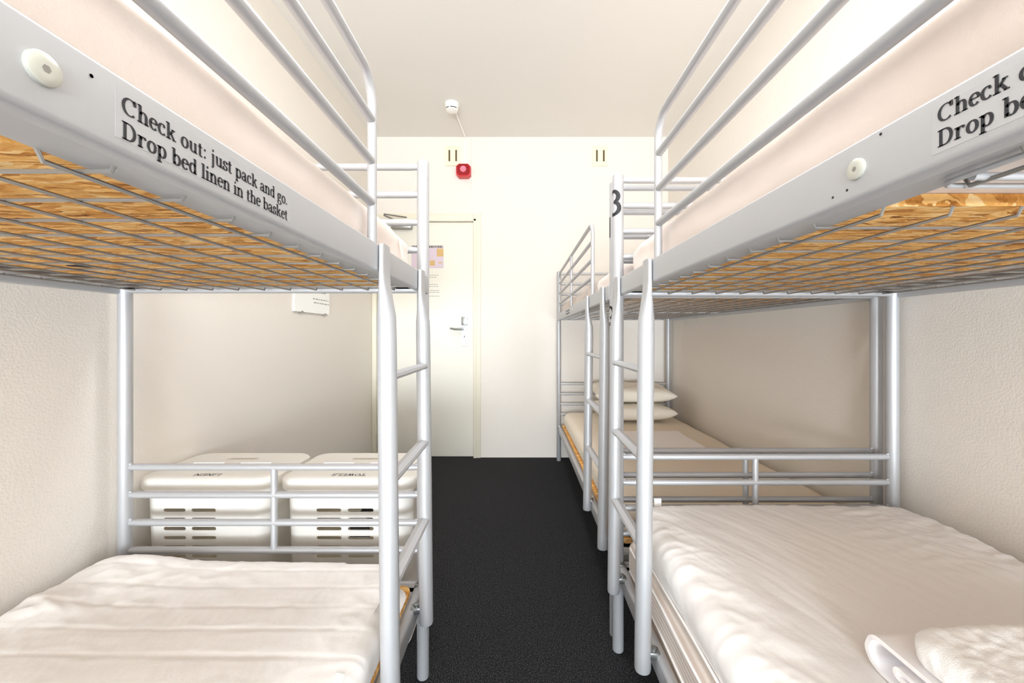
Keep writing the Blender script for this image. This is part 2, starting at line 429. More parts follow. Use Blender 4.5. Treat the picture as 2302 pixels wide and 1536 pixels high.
r = empty('alarm_sounder', (-.474, YF, 2.425)); tag(r, 'small red fire alarm sounder under the vent, above the door', 'alarm')
def octo(cx, cz, wx, wz, c): return [(cx-wx+c, cz-wz), (cx+wx-c, cz-wz), (cx+wx, cz-wz+c), (cx+wx, cz+wz-c), (cx+wx-c, cz+wz), (cx-wx+c, cz+wz), (cx-wx, cz+wz-c), (cx-wx, cz-wz+c)]
bm = NB(); prism(bm, octo(-.474, 2.478, .062, .055, .022), 'y', YF-.06, YF); obj('housing', bm, M['red'], r, smooth=False)
bm = NB(); prism(bm, octo(-.474, 2.482, .054, .046, .02), 'y', YF-.068, YF-.06); obj('lens', bm, M['darkred'], r, smooth=False)
bm = NB(); lathe(bm, [(.026, -.076), (.028, -.068)], (-.474, YF, 2.484), 'y', 8); lathe(bm, [(.012, -.079), (.013, -.076)], (-.474, YF, 2.484), 'y', 8); obj('beacon', bm, M['pinklens'], r, smooth=False)

r = empty('smoke_detector', (-.497, 3.08, ZC)); tag(r, 'white round smoke detector on the ceiling', 'smoke detector')
bm = NB(); lathe(bm, [(.05, 0), (.052, -.012), (.05, -.022), (.044, -.026), (.044, -.034)], (-.497, 3.08, ZC), 'z', 32); obj('base', bm, M['plastic'], r)
bm = NB(); lathe(bm, [(.042, -.034), (.046, -.040), (.042, -.056), (.02, -.062), (.004, -.063)], (-.497, 3.08, ZC), 'z', 32); obj('sensor_head', bm, M['plastic'], r)
for a0, a1 in ((215, 255), (265, 325)):
    bm = NB(); pts = [(-.497+.0455*math.cos(math.radians(a)), 3.08+.0455*math.sin(math.radians(a)), ZC-.046) for a in range(a0, a1+1, 6)]
    tube(bm, pts, .0028, 6); obj('sensor_gap', bm, M['dark'], r)
bm = NB(); tube(bm, [(-.49, 3.13, ZC-.006), (-.464, YF-.012, ZC-.006), (-.464, YF-.006, ZC-.012), (-.464, YF-.006, 2.535)], .0065, 8)
tag(obj('cable_trunking', bm, M['plastic'], origin=(-.464, YF, 2.54)), 'thin white cable duct from smoke detector down to red alarm', 'cable duct')
bm = NB(); tube(bm, [(-.412, YF-.003, ZC-.002), (-.412, YF-.003, 2.335)], .003, 6)
tag(obj('cable', bm, M['wall'], origin=(-.412, YF, 2.335)), 'thin white painted cable running down wall beside red alarm', 'cable')

# papers on the door
r = empty('door_poster', (-.79, YF+.012, 1.65)); tag(r, 'mauve and ochre poster with dark heading on the white door', 'poster')
pz0, pz1, px0, px1 = 1.652, 1.848, -.936, -.656
bm = NB(); box(bm, px0, px1, YF+.0095, YF+.0115, pz0, pz1); obj('sheet', bm, M['mauve'], r, smooth=False)
for a in ((px1-.058, px1, pz0+.10, pz1-.028), (px1-.12, px1-.075, pz0+.02, pz0+.065), (px1-.045, px1-.012, pz0+.04, pz0+.05)):
    bm = NB(); box(bm, a[0], a[1], YF+.0085, YF+.0095, a[2], a[3]); obj('picture_block', bm, M['ochre'], r, smooth=False)
bm = NB()
x = px0+.006
while x < px1-.012:
    wd = random.uniform(.006, .016); box(bm, x, x+wd, YF+.0085, YF+.0095, pz1-.022+random.uniform(0, .004), pz1-.002); x += wd+.005
obj('heading', bm, M['head'], r, smooth=False)
r = empty('paper_notice', (-.79, YF+.012, 1.31)); tag(r, 'white paper with faint printed lines below the door poster', 'notice')
bm = NB(); box(bm, -.905, -.675, YF+.0095, YF+.0115, 1.295, 1.62); obj('sheet', bm, M['door'], r, smooth=False)
for z, xa, xb in ((1.585, -.80, -.70), (1.567, -.78, -.715), (1.505, -.80, -.705), (1.487, -.80, -.695), (1.452, -.82, -.69), (1.435, -.82, -.69), (1.403, -.89, -.69)):
    bm = NB(); x = xa
    while x < xb:
        wd = random.uniform(.008, .022); box(bm, x, min(x+wd, xb), YF+.0088, YF+.0095, z, z+.005); x += wd+.006
    obj('printed_line', bm, M['greyink'], r, smooth=False)

# framed notice on the left wall
r = empty('framed_notice', (XL, 2.55, 1.2)); tag(r, 'clip-framed white notice hanging on the left wall', 'notice')
bm = NB(); box(bm, XL+.001, XL+.012, 2.33, 2.76, 1.199, 1.52, .001); obj('backing', bm, M['paper'], r, smooth=False)
for z, y0, y1 in ((1.285, 2.54, 2.745), (1.262, 2.55, 2.75), (1.33, 2.40, 2.70), (1.36, 2.40, 2.70), (1.39, 2.40, 2.66)):
    bm = NB(); y = y0
    while y < y1:
        wd = random.uniform(.015, .04); box(bm, XL+.0118, XL+.0126, y, min(y+wd, y1), z, z+.006); y += wd+.01
    obj('printed_line', bm, M['greyink'], r, smooth=False)
for y in (2.40, 2.69):
    bm = NB(); box(bm, XL, XL+.015, y, y+.022, 1.193, 1.206, .001); obj('clip', bm, M['wire'], r, smooth=False)

# unseen ceiling lamps, added above the aisle to supply light
for i, (lx, ly) in enumerate(ADDED_LAMPS):
    r = empty('added_ceiling_lamp', (lx, ly, ZC)); tag(r, ('added unseen white round ceiling lamp over the aisle near the window', 'added unseen white round ceiling lamp over the aisle towards the door')[i], 'lamp', 'added ceiling lamps over the aisle')
    bm = NB(); lathe(bm, [(.17, 0), (.17, -.03), (.16, -.035)], (lx, ly, ZC), 'z', 32); obj('base', bm, M['plastic'], r)
    bm = NB(); lathe(bm, [(.155, -.035), (.15, -.055), (.10, -.075), (.02, -.083)], (lx, ly, ZC), 'z', 32); obj('diffuser', bm, M['lamp'], r)
    l = area('added_lamp_light', (lx, ly, ZC-.10), (0, 0, 0), .3, .3, CEIL_W*(.8, 1.0)[i], (.94, .96, 1))

# ------------------------------------------------------------------ bunk beds
POST_R = .0185
END_Z = (.652, .566, .480, .394)
def bunk(xa, xw, y0, y1, label, ladder_y, guard_y, label_y, lx=None, stickers=None, bolt_y=None):
    """xa/xw: post centres at the aisle and at the wall; y0/y1: near and far post centres"""
    sg = 1 if xw > xa else -1                     # direction from aisle to wall
    root = empty('bunk_bed', ((xa+xw)/2, (y0+y1)/2, 0)); tag(root, label, 'bunk bed', 'silver metal bunk beds')
    me = M['metal']
    for x, y in ((xa, y0), (xa, y1), (xw, y0), (xw, y1)):
        bm = NB(); tube(bm, [(x, y, 0), (x, y, .004), (x, y, 1.595), (x, y, 1.601), (x, y, 1.604)], [POST_R*.9, POST_R, POST_R, POST_R*.9, POST_R*.6], 24)
        p = obj('post', bm, me, root)
        bm = NB(); lathe(bm, [(.002, -.0004), (.002, .0004)], (x, y-POST_R, 1.578), 'y', 8); obj('pin_hole', bm, M['wire'], p)
    # side rails (rounded box section, with an inner ledge that carries the mesh)
    fa = xa - sg*.019
    for x, s in ((fa, sg), (xw+sg*.017, -sg)):
        bm = NB()
        a, b = sorted((x, x+s*.018)); prism(bm, rrect4(a, b, 1.187, 1.242, .006, .003), 'y', y0+.012, y1-.012)
        a, b = sorted((x+s*.022, x+s*.0925)); box(bm, a, b, y0+.02, y1-.02, 1.2035, 1.2065)
        a, b = sorted((x+s*.0165, x+s*.0195)); box(bm, a, b, y0+.02, y1-.02, 1.2035, 1.238)
        obj('side_rail', bm, me, root)
    for x, s in ((xa, sg), (xw, -sg)):
        bm = NB()
        a, b = sorted((x-s*.006, x+s*.022)); prism(bm, rrect(a, b, .240, .299, .011), 'y', y0+.030, y1-.030)
        a, b = sorted((x+s*.020, x+s*.066)); box(bm, a, b, y0+.03, y1-.03, .292, .295)
        rl = obj('side_rail', bm, me, root)
        for y in (y0, y1):
            d = .026 if y == y0 else -.026
            bm = NB(); ya, yb = sorted((y+d*.55, y+d*1.25)); box(bm, min(x-s*.008, x+s*.02), max(x-s*.008, x+s*.02), ya, yb, .236, .304, .004)
            lathe(bm, [(.0075, -s*.012), (.009, -s*.008), (.009, 0)], (x, y+d*.9, .285), 'x', 12); obj('rail_bracket', bm, M['chrome'], rl)
    # ends: carrying beam, three bars and a short upright, below and above
    xi, xj = min(xa, xw), max(xa, xw); xm = (xa+xw)/2; vis_y = y1 if y0 < 1 else y0
    for y, inn in ((y0, 1), (y1, -1)):
        for lift in (0, .932):
            bm = NB()
            if lift:
                ya, yb = sorted((y-inn*.012, y+inn*.014)); prism(bm, rrect(ya, yb, 1.192, 1.246, .009), 'x', xi+.012, xj-.012)
                ya, yb = sorted((y+inn*.012, y+inn*.055)); box(bm, xi+.02, xj-.02, ya, yb, 1.2035, 1.2065)
            else:
                ya, yb = sorted((y-inn*.010, y+inn*.012)); prism(bm, rrect(ya, yb, .246, .296, .009), 'x', xi+.012, xj-.012)
                ya, yb = sorted((y+inn*.010, y+inn*.05)); box(bm, xi+.02, xj-.02, ya, yb, .292, .295)
            ep = obj('end_panel', bm, me, root)
            for k, z in enumerate(END_Z):
                z += lift; rr = .0105
                bm = NB()
                tube(bm, [(xi+.008, y, z), (xi+.022, y, z), (xi+.04, y, z), (xj-.04, y, z), (xj-.022, y, z), (xj-.008, y, z)], [rr*.72, rr*.9, rr, rr, rr*.9, rr*.72], 14)
                cb = obj('cross_bar', bm, me, ep)
            bm = NB(); tube(bm, [(xm, y, END_Z[3]+lift-.004), (xm, y, END_Z[0]+lift-.004)], .0098, 14); obj('upright', bm, me, ep)
            if lift == 0 and y == vis_y:
                for z in END_Z[:3]:
                    for xx, d in ((xi, 1), (xj, -1)):
                        bm = NB(); bmesh.ops.create_uvsphere(bm, u_segments=8, v_segments=6, radius=.0045, matrix=Matrix.Translation((xx+d*.020, y-.004, z+.010))); obj('weld_bead', bm, me, ep)
    # wire mesh of both levels
    ym = bolt_y if bolt_y is not None else (y0+y1)/2
    for zz, in ((1.1995,), (.2885,)):
        bm = NB(); e = .045 if zz > 1 else .036
        xs0, xs1 = xi+e, xj-e; n = 11; off = ((xs1-xs0)-(n-1)*.0775)/2
        ys0, ys1 = y0+.045, y1-.045
        for i in range(n):
            x = xs0+off+i*.0775
            for ya, yb in ((ys0, ym-.006), (ym+.078, ys1)):
                tube(bm, [(x, ya, zz+.006), (x, ya+.004, zz-.003), (x, yb-.004, zz-.003), (x, yb, zz+.006)], .0021, 6)
        y = y1-.118
        while y > ys0+.03:
            if not ym-.03 < y < ym+.085:
                tube(bm, [(xs0, y, zz+.007), (xs0+.003, y, zz), (xs1-.003, y, zz), (xs1, y, zz+.007)], .0021, 6)
            y -= .0742
        obj('wire_mesh', bm, M['wire'], root)
    # bar across the middle and its border rod
    bm = NB(); tube(bm, [(xi+.062, ym-.024, 1.1995), (xj-.062, ym-.024, 1.1995)], .0036, 12); obj('support_bar', bm, me, root)
    bm = NB(); yq = ym-.004; zz = 1.1985
    xin, xout = xa+sg*.052, xw-sg*.05
    tube(bm, [(xin, y0+.06, zz), (xin, yq-.02, zz)] + [(xin+sg*(.014-.014*math.cos(math.radians(t))), yq-.014+.014*math.sin(math.radians(t)), zz) for t in range(0, 91, 18)] + [(xout, yq, zz)], .0026, 8)
    obj('border_rod', bm, M['metal'], root)
    # bolt, small holes, label
    bm = NB(); lathe(bm, [(.0094, .001*sg), (.0098, 0), (.0096, -.0022*sg), (.0086, -.0030*sg), (.004, -.0031*sg)], (fa, ym, 1.2155), 'x', 28)
    bo = obj('bolt', bm, M['zinc'], root)
    bm = NB(); lathe(bm, [(.0024, -sg*.0025), (.0024, -sg*.0033)], (fa, ym, 1.2155), 'x', 6); obj('hex_socket', bm, M['wire'], bo, smooth=False)
    for dy, z in ((.028, 1.229),) if sg < 0 else ((-.025, 1.236), (.03, 1.199), (.012, 1.200)):
        bm = NB(); lathe(bm, [(.0013, -sg*.0003), (.0013, .0003)], (fa, ym+dy, z), 'x', 8); obj('rivet_hole', bm, M['dark'], root)
    if label_y is not None:
        ls, zt = label_y, (1.2165, 1.1985) if sg < 0 else (1.2195, 1.2015)
        dirn = 1 if sg < 0 else -1                # reading direction along Y seen from the aisle
        em = .0188; xf = fa - sg*.0002
        bm = NB(); ya, yb = sorted((ls-dirn*.004, ls+dirn*.214)); a, b = sorted((fa+sg*.001, xf)); box(bm, a, b, ya, yb, 1.1975, 1.2325); 
        lab = obj('notice_label', bm, M['label'], root, smooth=False)
        for txt, zb in zip(('Check out: just pack and go.', 'Drop bed linen in the basket'), zt):
            bm = NB(); write(bm, txt, lambda u, v: (xf-sg*.0003, ls+dirn*u*em, zb+v*em), fit=.208/em)
            obj('lettering', bm, M['ink'], lab, smooth=False)
    # guard rail on the aisle side
    gx = xa; g0, g1 = guard_y; gz = (1.329, 1.412, 1.496); gt = 1.580; rr = .0093; cr = .055
    bm = NB()
    pts = [(gx, g1, 1.236), (gx, g1, gt-cr)] + arcpts((gx, g1-cr, gt-cr), cr, 0, 90, 8)[1:] + arcpts((gx, g0+cr, gt-cr), cr, 90, 180, 8) + [(gx, g0, 1.236)]
    tube(bm, pts, rr, 16); gr = obj('guard_rail', bm, me, root)
    for z in gz:
        bm = NB(); tube(bm, [(gx, g0+.006, z), (gx, g1-.006, z)], rr*.95, 14); obj('guard_bar', bm, me, gr)
    bm = NB(); gm = (g0+g1)/2; tube(bm, [(gx, gm, 1.236), (gx, gm, gt-.004)], rr*.9, 14); obj('guard_post', bm, me, gr)
    # ladder hooked over the aisle rails
    ld = empty('ladder', None, root); lbx = lx; lean = sg*.0095
    tx_ = lambda z: lbx + lean*(z-.25)/.9
    for y in ladder_y:
        bm = NB(); R = .0195
        zs = [.255, .260, .30, .6, .9, 1.06, 1.10, 1.135, 1.165, 1.187, 1.205, 1.238, 1.243]
        n = 20; rings = []
        for z in zs:
            t = max(0, min(1, (z-1.085)/(1.187-1.085))); t = t*t*(3-2*t)
            xx = tx_(z)*(1-t) + (fa-sg*.0062)*t
            rx = R*(1-t)+.0055*t; ry = R*(1-t)+.0235*t
            if z < .259: rx *= .93; ry *= .93
            if z > 1.24: ry *= .85
            rings.append([bm.verts.new((xx+rx*(lambda c: math.copysign(abs(c)**(1-.6*t), c))(math.cos(2*PI*j/n)), y+ry*(lambda c: math.copysign(abs(c)**(1-.6*t), c))(math.sin(2*PI*j/n)), z)) for j in range(n)])
        for i in range(len(rings)-1):
            for j in range(n): bm.faces.new((rings[i][j], rings[i][(j+1) % n], rings[i+1][(j+1) % n], rings[i+1][j]))
        bm.faces.new(list(reversed(rings[0]))); bm.faces.new(rings[-1])
        bmesh.ops.recalc_face_normals(bm, faces=bm.faces)
        obj('ladder_upright', bm, me, ld)
        bm = NB(); a, b = sorted((lbx+sg*.012, xa+sg*.004)); box(bm, a, b, y-.012, y+.012, .285, .303, .003)
        lathe(bm, [(.008, 0), (.008, .007), (.006, .008)], ((a+b)/2, y, .302), 'z', 12)
        obj('ladder_hook', bm, M['chrome'], ld)
    la, lb = min(ladder_y)+.012, max(ladder_y)-.012
    for z in (.977, .765, .550):
        bm = NB(); rx_ = tx_(z)
        prof = [(rx_-.0155, z-.002), (rx_-.013, z+.004), (rx_, z+.0075), (rx_+.013, z+.004), (rx_+.0155, z-.002), (rx_+.013, z-.0075), (rx_-.013, z-.0075)]
        prism(bm, prof, 'y', la, lb); obj('rung', bm, me, ld, ang=25)
    # stickers wrapped on the far or near aisle post
    for strokes, (py, zc, sc, angc, nib) in (stickers or []):
        bm = NB()
        rad = POST_R+.0005
        for st in strokes:
            prev = None
            for i in range(len(st)):
                a, b = st[max(i-1, 0)], st[min(i+1, len(st)-1)]
                tx, ty = b[0]-a[0], b[1]-a[1]; d = math.hypot(tx, ty) or 1; nx, ny = -ty/d, tx/d
                h = .5*math.hypot(nib[0]*nx, nib[1]*ny); v = []
                for k in range(9):
                    q = 1-k/4
                    u, ww = st[i][0]+q*nx*h, st[i][1]+q*ny*h
                    th = math.radians(angc) + u*sc/rad
                    v.append(bm.verts.new((xa+rad*math.cos(th), py+rad*math.sin(th), zc+ww*sc)))
                if prev:
                    for k in range(8): bm.faces.new((prev[k], prev[k+1], v[k+1], v[k]))
                prev = v
        bmesh.ops.recalc_face_normals(bm, faces=bm.faces)
        obj('number_sticker', bm, M['ink'], root, smooth=False)
    return root

three = [ell(0, .24, .24, .24, 150, -80), ell(0, -.25, .28, .27, 85, -150)]
one = [[(0, .5), (0, -.5)]]
hook = [ell(0, .2, .26, .3, 110, -80), [(.05, -.3), (.05, -.5)]]
LB = dict(xa=-.297, xw=-1.222, y0=-.755, y1=1.285)
R1 = dict(xa=.335, xw=1.260, y0=-.645, y1=1.395)
R2 = dict(xa=.341, xw=1.268, y0=1.467, y1=3.510)
bunk(**LB, label='silver bunk bed on the left, in front of the laundry hampers', ladder_y=(.839, 1.159), guard_y=(-.62, .838), label_y=.289, lx=-.259, bolt_y=.241)
bunk(**R1, label='silver bunk bed on the right, nearest, with a folded towel below', ladder_y=(.997, 1.300), guard_y=(-.50, .993), label_y=.312, lx=.2985, bolt_y=.386,
     stickers=[(three, (1.395, 1.506, .078, 202, (.19, .14)))])
bunk(**R2, label='silver bunk bed against the door wall, behind the right bed', ladder_y=(1.565, 1.915), guard_y=(1.905, 3.44), label_y=2.82, lx=.317,
     stickers=[(one, (1.467, 1.443, .072, 186, (.14, .1))), (hook, (1.467, 1.128, .066, 190, (.16, .14)))])

# ------------------------------------------------------------------ osb boards
def osb(x0, x1, y0, y1, z, label, rc=.03):
    bm = NB(); prism(bm, rrect(min(x0, x1), max(x0, x1), y0, y1, rc, 6), 'z', z, z+.014)
    return tag(obj('chipboard', bm, M['osb'], origin=((x0+x1)/2, (y0+y1)/2, z), ang=30), label, 'board', 'chipboards under the mattresses')
ob = osb(-1.06, -.373, .31, 1.235, 1.2068, 'tan chipboard on wire mesh under the left upper mattress')
bm = NB(); lathe(bm, [(.017, -.0006), (.017, .0004)], (-.918, .872, 1.2068), 'z', 14)
for v in bm.verts: v.co.x = -.918+(v.co.x+.918)*1.7; v.co.y += .006*noise.noise(Vector((v.co.x*60, 0, 0)))
hl = obj('knot_hole', bm, M['dark'], ob, smooth=False); hl['label'] = 'dark hole in the board'
osb(.411, 1.05, .468, 1.345, 1.2068, 'tan chipboard on wire mesh under the near right upper mattress')
osb(.41, 1.15, 1.52, 3.45, 1.2068, 'shaded chipboard under the upper mattress of the far right bed')
osb(-1.17, -.318, -.70, 1.235, .2995, 'tan chipboard edge under the lower left mattress')
osb(.36, 1.20, -.59, 1.345, .2995, 'chipboard under the striped mattress of the near right bed')
osb(.362, 1.22, 1.515, 3.46, .2995, 'tan chipboard edge under the lower mattress with pillows')

# ------------------------------------------------------------------ mattresses
def fbm(x, y, z=0.0, oct=4):
    return noise.fractal(Vector((x, y, z)), 0.9, 2.1, oct, noise_basis='PERLIN_ORIGINAL')
def ridge(x, y, z=0.0):
    return 1-min(1, abs(noise.noise(Vector((x, y, z))))*2.2)
def gauss(d, s): return math.exp(-(d*d)/(2*s*s))

def mattress(name, x0, x1, y0, y1, z0, z1, material, ftop=None, fside=None, R=.06, er=.03, step=.012, yfine=None):
    bm = NB()
    cx, cy = (x0+x1)/2, (y0+y1)/2; a, b = (x1-x0)/2-er, (y1-y0)/2-er
    Ri = max(R-er, .012)
    nx = int(2*a/step); xs = [-a+2*a*i/nx for i in range(nx+1)]
    ys = []; y = -b
    lo = yfine if yfine is not None else -1e9
    while y < b-1e-6:
        ys.append(y); y += step if (cy+y) > lo else step*6
    ys.append(b); ny = len(ys)-1
    def mp(x, y):
        px, py = abs(x)-(a-Ri), abs(y)-(b-Ri)
        if px > 0 and py > 0:
            p, q = px/Ri, py/Ri
            x = math.copysign(a-Ri+Ri*p*math.sqrt(1-q*q/2), x); y = math.copysign(b-Ri+Ri*q*math.sqrt(1-p*p/2), y)
        return x, y
    def nrm(x, y, X, Y):
        px, py = abs(x)-(a-Ri), abs(y)-(b-Ri)
        if px > -1e-6 and py > -1e-6:
            v = Vector((math.copysign(max(abs(X)-(a-Ri), 1e-6), x), math.copysign(max(abs(Y)-(b-Ri), 1e-6), y)))
            return v.normalized()
        if abs(abs(x)-a) < 1e-6: return Vector((math.copysign(1, x), 0))
        return Vector((0, math.copysign(1, y)))
    T = ftop or (lambda X, Y: 0)
    G = []
    for i in range(nx+1):
        row = []
        for j in range(ny+1):
            X, Y = mp(xs[i], ys[j]); row.append(bm.verts.new((cx+X, cy+Y, z1+T(cx+X, cy+Y))))
        G.append(row)
    for i in range(nx):
        for j in range(ny): bm.faces.new((G[i][j], G[i+1][j], G[i+1][j+1], G[i][j+1]))
    loop = [(i, 0) for i in range(nx)] + [(nx, j) for j in range(ny)] + [(i, ny) for i in range(nx, 0, -1)] + [(0, j) for j in range(ny, 0, -1)]
    prev = [G[i][j] for i, j in loop]
    info = []
    for i, j in loop:
        X, Y = mp(xs[i], ys[j]); info.append((X, Y, nrm(xs[i], ys[j], X, Y), T(cx+X, cy+Y)))
    H = z1-z0
    steps = [('r', t) for t in (22, 45, 68, 90)]
    nside = max(3, int((H-2*er*.6)/.012))
    steps += [('s', k/nside) for k in range(1, nside+1)] + [('b', t) for t in (45, 90)]
    eb = er*.6
    for kind, t in steps:
        ring = []
        for X, Y, n, dz in info:
            if kind == 'r': o, z = er*math.sin(math.radians(t)), z1-er*(1-math.cos(math.radians(t)))
            elif kind == 's': o, z = er, z1-er-(H-er-eb)*t
            else: o, z = er-eb*(1-math.cos(math.radians(t))), z0+eb-eb*math.sin(math.radians(t))
            fr = max(0, (z-z0)/H)
            px, py = cx+X+n.x*o, cy+Y+n.y*o
            s = fside(px, py, z) if fside and kind != 'b' else 0
            ring.append(bm.verts.new((px+n.x*s, py+n.y*s, z+dz*fr)))
        for k in range(len(loop)):
            k2 = (k+1) % len(loop); bm.faces.new((prev[k], ring[k], ring[k2], prev[k2]))
        prev = ring
    bm.faces.new(list(reversed(prev)))
    bmesh.ops.recalc_face_normals(bm, faces=bm.faces)
    return obj(name, bm, material, origin=(cx, cy, z0), ang=75)

# left, lower: quilted cover with cross seams, crumpled in the far corner
def t_left(x, y):
    d = .0012*fbm(x*5, y*5, 1) + .005*noise.noise(Vector((x*2.2, y*2.2, 4)))
    yy = y + .012*noise.noise(Vector((x*2, y*1.5, 9))) + .012*(x+.75)**2
    k = (yy/.0775) % 1.0; k = min(k, 1-k)*.0775
    d -= .0016*gauss(k, .0030)
    d += .0006*(ridge(x*9, y*30, 31)-.6)*(.5+gauss(k, .016)) + .0007*(ridge(x*38+y*9, y*16, 5)-.6)
    cr = gauss(x+1.0, .2)*gauss(y-1.16, .12)
    d += .0045*cr*(ridge(x*16, y*16, 2)-.5) + .02*gauss(x+1.10, .10)*gauss(y-1.20, .10)
    d += .012*gauss(x+1.16, .06)*gauss(y-1.00+.1*(x+1.16), .035)*(1+.5*ridge(x*14, y*30, 3))
    e = gauss(x+.36, .05)*gauss(y-.98, .10)
    d += .004*e*(ridge(x*12, y*26, 7)-.4)
    d += .0006*(ridge(x*16, y*5, 12)-.6)
    return d
o = mattress('mattress', -1.222, -.311, -.70, 1.225, .3145, .402, M['cover'], t_left, lambda x, y, z: .004*fbm(x*6, y*6, z*8)-(.022*max(0, min(1, (y-.92)/.12)) if x > -.5 else 0), R=.07, er=.032, step=.0058, yfine=.55)
tag(o, 'quilted white covered mattress on lower left bunk', 'mattress', 'mattresses on the bunk beds')
LM = o
# its care tag
bm = NB()
tw = [(-.352, .80, .412), (-.349, .79, .416), (-.346, .775, .413), (-.349, .76, .409), (-.345, .745, .411)]
for i in range(len(tw)-1):
    p, q = Vector(tw[i]), Vector(tw[i+1]); bm.faces.new([bm.verts.new(v) for v in (p, q, q+Vector((.016, .002, -.004)), p+Vector((.016, .002, -.004)))])
bmesh.ops.solidify(bm, geom=bm.faces[:], thickness=.0006)
obj('care_tag', bm, M['paper'], LM)

def t_plain(x, y): return .005*noise.noise(Vector((x*2.5, y*2.5, 1))) + .0015*fbm(x*7, y*7, 5)
def s_up(x, y, z): return .003*fbm(x*4, y*4, z*6) + (.002+.004*max(0, min(1, (y-.75)/.4)))*(ridge(y*3.2+z*9, z*13-y*3, 3)-.5)
def drop_far(y, y1): return -.018*max(0, (y-(y1-.30))/.30)**2
o = mattress('mattress', -1.20, -.320, -.70, 1.245, 1.2215, 1.343, M['pink'], lambda x, y: t_plain(x, y)+drop_far(y, 1.245)+.004*(ridge(x*5, y*9, 3)-.5)*max(0, (y-.8)/.45), s_up, R=.07, er=.026, step=.014, yfine=.1)
tag(o, 'pinkish white mattress on upper left bunk', 'mattress', 'mattresses on the bunk beds')
bm = NB(); tube(bm, [(-.38, 1.06, 1.336), (-.335, 1.075, 1.332), (-.314, 1.09, 1.312), (-.310, 1.10, 1.28), (-.310, 1.115, 1.245)], .0035, 6); obj('piping', bm, M['pink'], o)
o = mattress('mattress', .360, 1.235, -.59, 1.352, 1.2215, 1.346, M['pink'], lambda x, y: t_plain(x, y)+drop_far(y, 1.352), s_up, R=.07, er=.026, step=.014, yfine=.1)
tag(o, 'pinkish white mattress on upper near right bunk', 'mattress', 'mattresses on the bunk beds')
o = mattress('mattress', .365, 1.245, 1.505, 3.47, 1.2215, 1.325, M['pink'], lambda x, y: t_plain(x, y)+.012*gauss(y-1.6, .06)*gauss(x-.42, .08), s_up, R=.06, er=.03, step=.018)
tag(o, 'pinkish white mattress on upper bunk beside the door wall', 'mattress', 'mattresses on the bunk beds')

# right near, lower: a striped mattress carrying a white covered one
o = mattress('mattress', .350, 1.235, -.59, 1.352, .3145, .400, M['ticking'], None, lambda x, y, z: .002*fbm(y*6, z*6, x), R=.05, er=.014, step=.03)
tag(o, 'grey striped mattress underneath the white one, near right lower bunk', 'mattress', 'mattresses on the bunk beds')
bm = NB()
for z in (.322, .391):
    pts = [(.351, y, z) for y in [i*.04-.5 for i in range(46)]]; tube(bm, [(x+.003*noise.noise(Vector((0, y*5, z))), y, zz) for x, y, zz in pts], .0035, 6)
obj('piping', bm, M['cover'], o)
def t_right(x, y):
    d = .004*noise.noise(Vector((x*2, y*2, 8)))
    ca, sa = .447, -.894
    al, ac = x*ca+y*sa, x*(-sa)+y*ca
    am = .4+.6*max(0, noise.noise(Vector((x*3, y*2.2, 17)))+.35)
    d += .0030*am*(ridge(ac*21+.8*noise.noise(Vector((x*3, y*3, 0))), al*2.0, 3)-.55)
    d += .0016*am*(ridge(ac*52, al*6, 6)-.55) + .0007*(ridge(ac*100, al*14, 26)-.55)
    cr = max(0, min(1, (x-.85)/.25))*max(0, min(1, (y-.75)/.3))
    d += .006*cr*(ridge(x*7+y*3, y*19-x*6, 13)-.5) + .003*cr*(ridge(x*24, y*30, 4)-.5)
    ed = gauss(x-.40, .055)
    d += .006*ed*(ridge(y*13+x*8, x*5, 21)-.5) + .002*ed*(ridge(y*34, x*14, 2)-.5)
    d += .010*gauss(x-.80, .40)*gauss(y-1.20, .15)
    m = max(0, min(1, (x-.48)/.18))*max(0, min(1, (.98-y)/.26)); m = m*m*(3-2*m)
    return d*(1-.8*m) - .020*m
o = mattress('mattress', .362, 1.250, -.58, 1.358, .402, .512, M['cover'], t_right, lambda x, y, z: .006*fbm(x*5, y*5, z*9)-.006*gauss(z-.425, .012), R=.08, er=.045, step=.0058, yfine=.50)
tag(o, 'wrinkled white covered mattress carrying the folded towel, near right lower bunk', 'mattress', 'mattresses on the bunk beds')
bm = NB(); tube(bm, [(.364+.004*noise.noise(Vector((1, y*4, 0))), y, .424+.006*noise.noise(Vector((2, y*3, 0)))) for y in [i*.03-.4 for i in range(57)]], .003, 6); obj('piping', bm, M['cover'], o)
bm = NB(); box(bm, .445, .468, 1.356, 1.364, .50, .525, .001); obj('care_tag', bm, M['paper'], o)

o = mattress('mattress', .372, 1.240, 1.50, 3.47,   .3145, .420, M['beige'], lambda x, y: t_plain(x, y)+.002*(ridge(x*9, y*4, 2)-.5), lambda x, y, z: .004*fbm(x*5, y*5, z*6), R=.08, er=.04, step=.016)
tag(o, 'white covered mattress with two pillows, lower bunk by door wall', 'mattress', 'mattresses on the bunk beds')
bm = NB(); box(bm, 1.02, 1.06, 1.60, 1.615, .419, .424, .001); obj('care_tag', bm, M['paper'], o)

